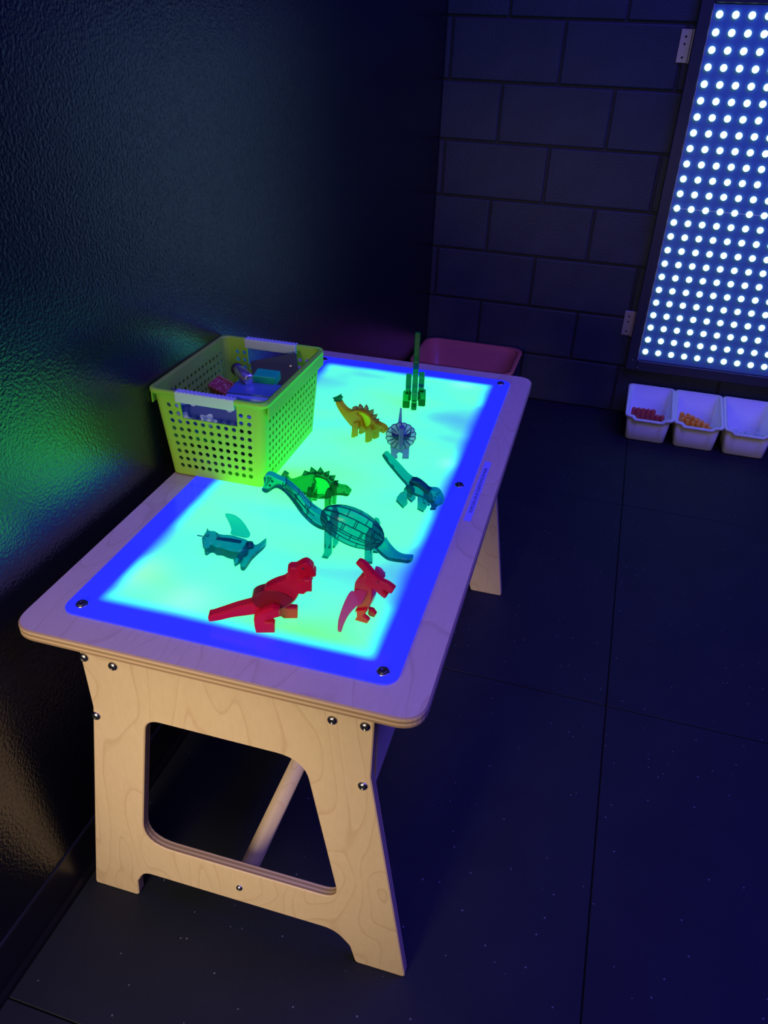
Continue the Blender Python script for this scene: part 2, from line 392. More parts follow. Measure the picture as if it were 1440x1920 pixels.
# ------------------------------------------------------------------ bins on the floor
def tub(name, x, y, wb_, db, wt, dt, zf, zb, r, lipw, mat, dip=0, th=.003, parent=None, yoff=0):
    """open bin: bottom wb_ x db, top wt x dt, rim rising from zf (front) to zb (back)"""
    root = empty(name, (x, y, 0))
    def ring(w, d, rr, z=None, frac=1, cy=0, drop=0):
        pts = []
        for px, py in rrect(w, d, rr, 6, 0, cy):
            if z is not None: pts.append((px, py, z)); continue
            k = (py-cy+d/2)/d; h = zf+(zb-zf)*k
            if dip and k < .12:
                q = min(1, max(0, (.34-abs(px)/w)/.06)); h -= dip*q
            pts.append((px, py, h*frac-drop))
        return pts
    def dense(rg):
        out = []
        for i in range(len(rg)):
            a, b = Vector(rg[i]), Vector(rg[(i+1) % len(rg)])
            out.append(rg[i])
            if (b-a).length > .05:
                m = 14
                for k in range(1, m): out.append(tuple(a.lerp(b, k/m)))
        return out
    def dring(*a, **k):
        w, d, rr = a[:3]; z = k.get('z'); cy = k.get('cy', 0); drop = k.get('drop', 0)
        base = dense([(p[0], p[1], 0) for p in rrect(w, d, rr, 6, 0, cy)])
        out = []
        for px, py, _ in base:
            if z is not None: out.append((px, py, z)); continue
            kk = (py-cy+d/2)/d; h = zf+(zb-zf)*kk
            if dip and kk < .2: h -= dip*min(1, max(0, (.36-abs(px)/w)/.07))
            out.append((px, py, h-drop))
        return out
    same = dense([(p[0], p[1], 0) for p in rrect(wt, dt, r, 6)])
    def fit(w, d, rr, cy, zfun):
        out = []
        for px, py, _ in same:
            k = (py+dt/2)/dt; h = zf+(zb-zf)*k
            if dip and k < .2: h -= dip*min(1, max(0, (.36-abs(px)/wt)/.07))
            out.append((px*w/wt, py*d/dt+cy, zfun(h)))
        return out
    cyb = yoff
    bm = bmesh.new()
    loft(bm, [fit(wb_-.012, db-.012, r, cyb, lambda h: .001), fit(wb_, db, r, cyb, lambda h: .006), fit(wt, dt, r, 0, lambda h: h-.001),
              fit(wt-2*th, dt-2*th, r, 0, lambda h: h-.001), fit(wb_-2*th, db-2*th, r, cyb, lambda h: .008), fit(wb_-.016, db-.016, r, cyb, lambda h: .005)])
    obj('body', bm, mat, root, True)
    bm = bmesh.new(); e = lipw
    loft(bm, [fit(wt-2*th+.0008, dt-2*th+.0008, r, 0, lambda h: h-.0015), fit(wt-2*th, dt-2*th, r, 0, lambda h: h+.0018), fit(wt+2*e-.002, dt+2*e-.002, r, 0, lambda h: h+.0018),
              fit(wt+2*e, dt+2*e, r, 0, lambda h: h-.0005), fit(wt+2*e, dt+2*e, r, 0, lambda h: h-.007), fit(wt+2*e-.003, dt+2*e-.003, r, 0, lambda h: h-.007), fit(wt+2*e-.003, dt+2*e-.003, r, 0, lambda h: h-.0016)], False, False)
    obj('rim', bm, mat, root, True)
    return root
bx = [.9835, 1.1685, 1.355]
labs = ['white plastic bin holding red pegs, leftmost of the floor bins', 'white plastic bin full of orange pegs, between two other bins', 'white plastic bin with clear pegs, nearest the right edge']
for i, x in enumerate(bx):
    tag(tub('storage_bin', x, -.17, .150, .205, .166, .232, .112, .150, .016, .010, 'white_plastic', .013), labs[i], 'bin', 'white bins below the light panel')
tt = tub('plastic_tub', .222, -.186, .355, .265, .392, .302, .226, .226, .05, .018, 'red_plastic')
tag(tt, 'red plastic tub in the wall corner behind the table', 'tub')
def peg(name, mat, x, y, z, rx, ry, lab, grp, me):
    o = link(name, me, mat, None, True); o.location = (x, y, z); o.rotation_euler = (rx, ry, 0); tag(o, lab, 'peg', grp)
pegme = {}
def peg_mesh(c, ln):
    bm = lathe(bmesh.new(), [(0, 0), (.0085, 0), (.0093, .002), (.0093, ln-.006), (.0080, ln-.002), (.005, ln-.0002), (0, ln)], 14)
    me = mesh(c, bm); me.materials.append(MATS[c]); return me
nth = ['first', 'second', 'third', 'fourth', 'fifth', 'sixth', 'seventh', 'eighth']
pr = peg_mesh('peg_red', .108); ps = peg_mesh('peg_red', .088)
for k in range(7):
    peg('light_peg', 'peg_red', bx[0]-.060+.0188*k, -.222+.001*k, .0095, -.06, 0, 'red plastic peg standing in the leftmost bin, %s from the left' % nth[k], 'red pegs', pr if k < 5 else ps)
po = [peg_mesh('peg_orange', ln) for ln in (.102, .100, .094, .088, .080, .070)]
for r_ in range(3):
    for k in range(6):
        x = bx[1]-.056+.0198*k+(.007 if r_ % 2 else 0); y = -.236+.026*r_
        peg('light_peg', 'peg_orange', x, y, .0095, random.uniform(-.04, .04), random.uniform(-.03, .03), 'orange plastic peg in the middle bin, %s from left in the %s row' % (nth[k], ('front', 'middle', 'back')[r_]), 'orange pegs', po[k])
pc = peg_mesh('clear_peg', .072)
for k in range(7):
    peg('light_peg', 'clear_peg', bx[2]-.058+.0195*k, -.228+.02*(k % 2), .0095, random.uniform(-.05, .05), random.uniform(-.05, .05), 'clear plastic peg in the bin nearest the right edge, %s from the left' % nth[k], 'clear pegs', pc)
# ------------------------------------------------------------------ light table
TX, TY, TH = .0298, -2.6103, math.radians(1.0537); W, L, H = .5969, 1.1883, .647
tab = tag(empty('light_table', (TX, TY, 0), TH), 'birch plywood light table with glowing blue-rimmed top', 'table')
def tw(u, v, z=0): return (TX+u*math.cos(TH)-v*math.sin(TH), TY+u*math.sin(TH)+v*math.cos(TH), z)
TT = .019
top = fillet([(0, 0, .040), (W, 0, .040), (W, L, .040), (0, L, .040)], 8)
hole = fillet([(.058, .058, .02), (W-.058, .058, .02), (W-.058, L-.058, .02), (.058, L-.058, .02)], 5)
bm = bmesh.new(); slab(bm, top, 0, TT, XY(0), [hole], .0022, 0, 1)
o = obj('tabletop', bm, ['birch_top', 'ply_edge_flat'], tab); o.location = (0, 0, H-TT)
# acrylic light panel
bm = bmesh.new(); slab(bm, rrect(PW, PL, .022, 8), 0, .003, XY(0), (), .0006)
ac = obj('light_panel', bm, 'lit_acrylic', tab); ac.location = (W/2, L/2, H+.0002); tag(ac, 'glowing cyan acrylic sheet with a blue border')
for u, v in ((.0714, .0714), (W-.0714, .0714), (W-.0714, L-.0714), (.0714, L-.0714), (W-.0714, L/2)):
    s = obj('screw', lathe(bmesh.new(), [(.0, .0015), (.0022, .0015), (.0032, .0036), (.006, .0034), (.0072, .0021), (.0075, .0001)], 18), 'dark_steel', ac, True)
    s.location = (u-W/2, v-L/2, .003)
    s2 = obj('screw_ring', lathe(bmesh.new(), [(.0073, .0), (.0073, .0009), (.0088, .0008), (.009, 0)], 20), 'steel', ac, True); s2.location = s.location
# end panels
outl = fillet([(.081, H-TT, 0), (.083, .482, .03), (-.001, .0, .006), (.090, .0, .008), (.094, .045, .004), (.112, .079, .028), (.470, .079, .05), (.497, .045, .02), (.508, .0, .008), (.597, .0, .006), (.524, .482, .03), (.527, H-TT, 0)], 6)
hol = fillet([(.172, .484, .03), (.424, .484, .05), (.478, .169, .028), (.122, .169, .05)], 8)
def endpanel(v):
    bm = bmesh.new(); slab(bm, outl, 0, .018, XZ(0), [hol], .0018, 0, 1)
    p = obj('end_panel', bm, ['birch_side', 'ply_edge_upright'], tab); p.location = (0, v, 0); return p
p1 = endpanel(.0331); p2 = endpanel(L-.0331-.018)
def bolt(u, z, par, v=0, s=1, r=.0078):
    b = obj('bolt', lathe(bmesh.new(), [(0, -.0012*s), (r*.34, -.0012*s), (r*.40, -.0046*s), (r*.62, -.0044*s), (r*.9, -.0026*s), (r, -.0004*s), (r, 0)], 20, (u, v, z), 'Y'), 'steel', par, True)
    obj('hex_socket', lathe(bmesh.new(), [(0, -.0030*s), (r*.38, -.0030*s), (r*.38, -.0049*s), (r*.30, -.0050*s), (0, -.0035*s)], 6, (u, v, z), 'Y'), 'dark_steel', b)
for u, z in ((.0885, .586), (.135, .582), (.0865, .466), (.468, .580), (.514, .583), (.513, .463)): bolt(u, z, p1)
bolt(.300, .122, p1, 0, 1, .0062)
for u, z in ((.0885, .586), (.135, .582), (.0865, .466), (.468, .580), (.514, .583), (.513, .463)): bolt(u, z, p2, .018, -1)
# stretcher dowel, aprons and the light box
obj('stretcher', tube(bmesh.new(), [(.300, .0513, .122), (.300, L-.0513, .122)], .0165, 24), 'birch_dowel', tab, True)
for u in (.081, .510): boxo('apron', (u, u+.017, .0515, L-.0515, .452, H-TT-.0005), 'birch_side', tab, .001)
for v in (.0515, L-.0515-.015): boxo('crossboard', (.099, .509, v, v+.015, .53, H-TT-.0005), 'birch_side', tab, .001)
boxo('box_bottom', (.099, .509, .067, L-.067, .535, .545), 'birch_top', tab)
# printed strip along the right rim
lb = boxo('label_strip', (.5555, .5685, .478, .710, H+.0001, H+.0005), 'label_film', tab); tag(lb, 'violet film strip with one line of small dark lettering')
cu = bpy.data.curves.new('label_text', 'FONT'); cu.body = 'NON-ACCES & SOURCE OF EDT RYE DATA'; cu.size = .0088; cu.align_x = 'CENTER'; cu.align_y = 'CENTER'; cu.extrude = .00008
to = bpy.data.objects.new('label_text_tmp', cu); C.objects.link(to); bpy.context.view_layer.update()
dg = bpy.context.evaluated_depsgraph_get(); me = bpy.data.meshes.new_from_object(to.evaluated_get(dg)); bpy.data.objects.remove(to)
me.materials.clear(); ww = max(v.co.x for v in me.vertices)-min(v.co.x for v in me.vertices)
lt = link('lettering', me, 'label_ink', lb); lt.location = (.562, .594, H+.0007); lt.rotation_euler = (0, 0, -math.pi/2); lt.scale = (.172/ww, 1, 1)

# ------------------------------------------------------------------ lime basket
BH = .172
bk = empty('storage_basket', tw(.0936, .597, H+.0033), TH); tag(bk, 'lime green perforated plastic basket with white handles on the light table', 'basket')
bw0, bd0, bw1, bd1 = .187, .264, .214, .290        # bottom and top sizes
def edge_pt(side, a, b):
    """point on the wall surface: side 0 front, 1 right, 2 back, 3 left; a in 0..1 along, b height 0..1"""
    w_, d_ = bw0+(bw1-bw0)*b, bd0+(bd1-bd0)*b; r = .014; z = b*BH
    if side == 0: return Vector((-w_/2+r+(w_-2*r)*a, -d_/2, z))
    if side == 2: return Vector((w_/2-r-(w_-2*r)*a, d_/2, z))
    if side == 1: return Vector((w_/2, -d_/2+r+(d_-2*r)*a, z))
    return Vector((-w_/2, d_/2-r-(d_-2*r)*a, z))
def wall_cells(bm, side, nc, handle):
    rows = [.0, .055]+[.055+.0905*k*1.0 for k in range(1, 10)]+[.955, 1.0] if False else [0, .07]+[.07+(.885-.07)/9*k for k in range(1, 10)]+[.90, 1.0]
    m = .035 if nc < 13 else .02
    cols = [0, m]+[m+(1-2*m)/nc*k for k in range(1, nc+1)]+[1]
    for i in range(len(cols)-1):
        for j in range(len(rows)-1):
            a0, a1, b0, b1 = cols[i], cols[i+1], rows[j], rows[j+1]
            ci, rj = i-1, j-1
            is_hole = 0 <= ci < nc and 0 <= rj < 9
            if handle and 2 <= ci < nc-2-(0) and (rj >= 7): 
                continue
            am, bmid = (a0+a1)/2, (b0+b1)/2
            ring = [(a1, bmid), (a1, b1), (am, b1), (a0, b1), (a0, bmid), (a0, b0), (am, b0), (a1, b0)]
            R_ = [bm.verts.new(edge_pt(side, *q)) for q in ring]
            if not is_hole: bm.faces.new(R_); continue
            c = edge_pt(side, am, bmid); eu = (edge_pt(side, a1, bmid)-edge_pt(side, a0, bmid)).normalized(); ev = (edge_pt(side, am, b1)-edge_pt(side, am, b0)).normalized()
            r = .0043 if nc < 13 else .0040
            Hh = [[bm.verts.new(c+(eu*math.cos(math.pi*k/8)+ev*math.sin(math.pi*k/8))*r)] [0] for k in range(16)]
            for k in range(8):
                k2 = (k+1) % 8
                bm.faces.new((R_[k], R_[k2], Hh[(2*k+2) % 16], Hh[2*k+1], Hh[2*k]))
bm = bmesh.new()
for s_, nc in ((0, 11), (1, 16), (2, 11), (3, 16)): wall_cells(bm, s_, nc, s_ in (0, 2))
for s_ in range(4):      # rounded corners
    n_ = 6; prev = None
    w0, d0 = bw0, bd0
    for b_ in (0, .07, .5, .9, 1.0):
        w_, d_ = bw0+(bw1-bw0)*b_, bd0+(bd1-bd0)*b_; r = .014
        sx, sy, a0 = ((1, -1, 270), (1, 1, 0), (-1, 1, 90), (-1, -1, 180))[s_]
        cur = [bm.verts.new((sx*(w_/2-r)+r*math.cos(math.radians(a0+90*k/n_)), sy*(d_/2-r)+r*math.sin(math.radians(a0+90*k/n_)), b_*BH)) for k in range(n_+1)]
        if prev:
            for k in range(n_): bm.faces.new((prev[k], prev[k+1], cur[k+1], cur[k]))
        prev = cur
bmesh.ops.remove_doubles(bm, verts=bm.verts, dist=.00005)
shell = obj('shell', bm, 'lime_plastic', bk)
so = shell.modifiers.new('thickness', 'SOLIDIFY'); so.thickness = .0022; so.offset = -1
bm = bmesh.new(); slab(bm, rrect(bw0-.003, bd0-.003, .013, 6), .0, .0025, XY(0), (), .0005); obj('base', bm, 'lime_plastic', bk)
bm = bmesh.new()
def rr(dw, z): return [(x, y, z) for x, y in rrect(bw1+dw, bd1+dw, .016, 8)]
loft(bm, [rr(-.005, BH-.001), rr(-.004, BH+.0022), rr(.010, BH+.0022), rr(.0125, BH+.0005), rr(.0125, BH-.006), rr(.0095, BH-.006), rr(.0095, BH-.0012)], False, False)
obj('rim', bm, 'lime_plastic', bk, True)
for sx in (-1, 1):
    x = sx*(bw1/2+.0045); bm = bmesh.new(); box(bm, x-.0012, x+.0012, -bd1/2+.006, bd1/2-.006, BH-.030, BH-.004, .0006); obj('skirt', bm, 'lime_plastic', bk)
for sy in (-1, 1):
    bm = bmesh.new(); y = sy*(bd1/2)
    box(bm, -.0585, .0535, y-.0075, y+.0075, BH-.0165, BH+.0034, .002, 2)
    h = obj('handle', bm, 'handle_white', bk); tag(h, 'white hand grip')
    for k in range(15):
        boxo('grip_ridge', (-.055+.0075*k, -.0515+.0075*k, y-.0068, y+.0068, BH+.0030, BH+.0044), 'handle_white', h, .0004)
# things lying in the basket (basket coordinates)
def inb(x, y, z): 
    c, s = math.cos(TH), math.sin(TH); p = bk.location; return (p.x+x*c-y*s, p.y+x*s+y*c, p.z+z)
def loose(name, lab, cat, x, y, z, rot, grp=None):
    o = empty(name, inb(x, y, z), rot=rot); return tag(o, lab, cat, grp)
simple('tile_blue', (.10, .20, .36), .3); simple('tile_navy', (.04, .07, .26), .35); simple('tile_teal', (.01, .60, .22), .3)
simple('print_grey', (.55, .62, .66), .6); simple('tile_dark', (.025, .04, .04), .35); simple('tile_pale_blue', (.30, .46, .62), .3); simple('chrome', (.85, .84, .82), .2, .85); simple('cap_dark', (.03, .03, .035), .35)
def glitter():
    m, t, b = nt('glitter_brown'); v = coords(t, (1, 1, 1)); vo = N(t, 'ShaderNodeTexVoronoi'); vo.inputs['Scale'].default_value = 210; t.links.new(v, vo.inputs['Vector'])
    lt_ = N(t, 'ShaderNodeMath', operation='LESS_THAN'); lt_.inputs[1].default_value = .28; t.links.new(vo.outputs['Distance'], lt_.inputs[0])
    mx = N(t, 'ShaderNodeMix', data_type='RGBA'); t.links.new(lt_.outputs[0], mx.inputs[0]); mx.inputs[6].default_value = (.42, .07, .045, 1); mx.inputs[7].default_value = (.9, .6, .3, 1)
    t.links.new(mx.outputs[2], b.inputs['Base Color']); b.inputs['Roughness'].default_value = .25
glitter(); simple('glitter_rim', (.65, .18, .09), .35)
# layer that carries the pile: flat tiles low in the basket
for k, (x, y, s, c) in enumerate(((-.02, -.05, .11, 'tile_navy'), (.015, .06, .12, 'tile_dark'), (-.02, .0, .13, 'tile_teal'), (.02, -.03, .13, 'tile_navy'), (-.01, .04, .13, 'tile_dark'))):
    o = loose('magnetic_tile', ['navy square tile at the bottom front of the basket pile', 'dark square tile at the bottom back of the basket pile', 'teal square tile low in the basket pile', 'navy square tile in the middle of the basket pile', 'dark square tile high in the middle of the basket pile'][k], 'tile', x, y, .004+.0185*k, (0, 0, .15*(-1)**k), 'tiles in the basket')
    boxo('slab', (-s/2, s/2, -s/2, s/2, 0, .0175), c, o, .002)
# printed card standing against the front wall
cd = loose('printed_card', 'navy card printed with pale grey leaves behind the basket front handle', 'card', -.022, -.120, .098, (math.radians(-24), 0, .05))
boxo('card_board', (-.070, .062, -.0012, .0012, 0, .062), 'tile_navy', cd, .0004)
for (x, z, a) in ((-.045, .012, .2), (.004, .014, -.1), (-.030, .047, .5), (.040, .045, .1), (-.058, .040, .9)):
    pts = []
    for k in range(28):
        th = 2*math.pi*k/28; r = .0115*(1+.22*math.cos(5*th+a)); pts.append((x+1.35*r*math.cos(th), z+.9*r*math.sin(th)))
    for yy, t1 in ((-.0013, -.0016), (.0013, .0016)):
        obj('printed_leaf', slab(bmesh.new(), pts, yy, t1, lambda x, y, t: Vector((x, t, y))), 'print_grey', cd)
# stack of blue tiles, leaning
st = ['bottom', 'second lowest', 'third lowest', 'middle', 'third from top', 'second from top', 'topmost']
for k in range(7):
    o = loose('blue_tile', 'flat clear blue tile, %s of the stack in the basket' % st[k], 'tile', .030+.0006*k, -.082+.0112*k, .106+.0050*k, (math.radians(4), math.radians(-2), .04), 'stacked blue tiles')
    boxo('slab', (-.048, .048, -.024, .024, 0, .0046), 'tile_pale_blue' if k % 2 else 'tile_blue', o, .0006)
o = loose('green_tile', 'small teal green block behind the stack of blue tiles', 'tile', .040, .022, .142, (math.radians(10), 0, .06)); boxo('slab', (-.022, .024, -.014, .014, 0, .018), 'tile_teal', o, .0015)
o = loose('glitter_block', 'brown red glitter block inside the basket', 'block', -.036, .000, .108, (math.radians(22), math.radians(8), -.35))
boxo('slab', (-.032, .034, -.014, .014, 0, .026), 'glitter_brown', o, .002); boxo('edge_band', (-.0325, .0345, .0142, .0185, .0, .0262), 'glitter_rim', o, .001)
o = loose('metal_tube', 'shiny metal tube with dark cap lying across the basket', 'tube', -.006, .020, .148, (math.radians(8), 0, math.radians(-42)))
obj('barrel', lathe(bmesh.new(), [(0, -.028), (.0105, -.028), (.0115, -.026), (.0115, .026), (.0105, .028), (0, .028)], 24, axis='X'), 'chrome', o, True)
obj('cap', lathe(bmesh.new(), [(0, -.041), (.009, -.041), (.0122, -.038), (.0122, -.0285), (0, -.0283)], 24, axis='X'), 'cap_dark', o, True)
o = loose('dark_tile', 'large dark tile leaning against the back right of the basket', 'tile', .050, .062, .092, (math.radians(-38), math.radians(-12), math.radians(20)))
boxo('slab', (-.048, .044, -.003, .003, 0, .085), 'tile_dark', o, .001)
for x, z in ((.03, .06), (-.03, .06), (.03, .02)): obj('rivet', lathe(bmesh.new(), [(.003, 0), (.0025, -.0012), (0, -.0014)], 10, (x, -.003, z), 'Y'), 'steel', o)
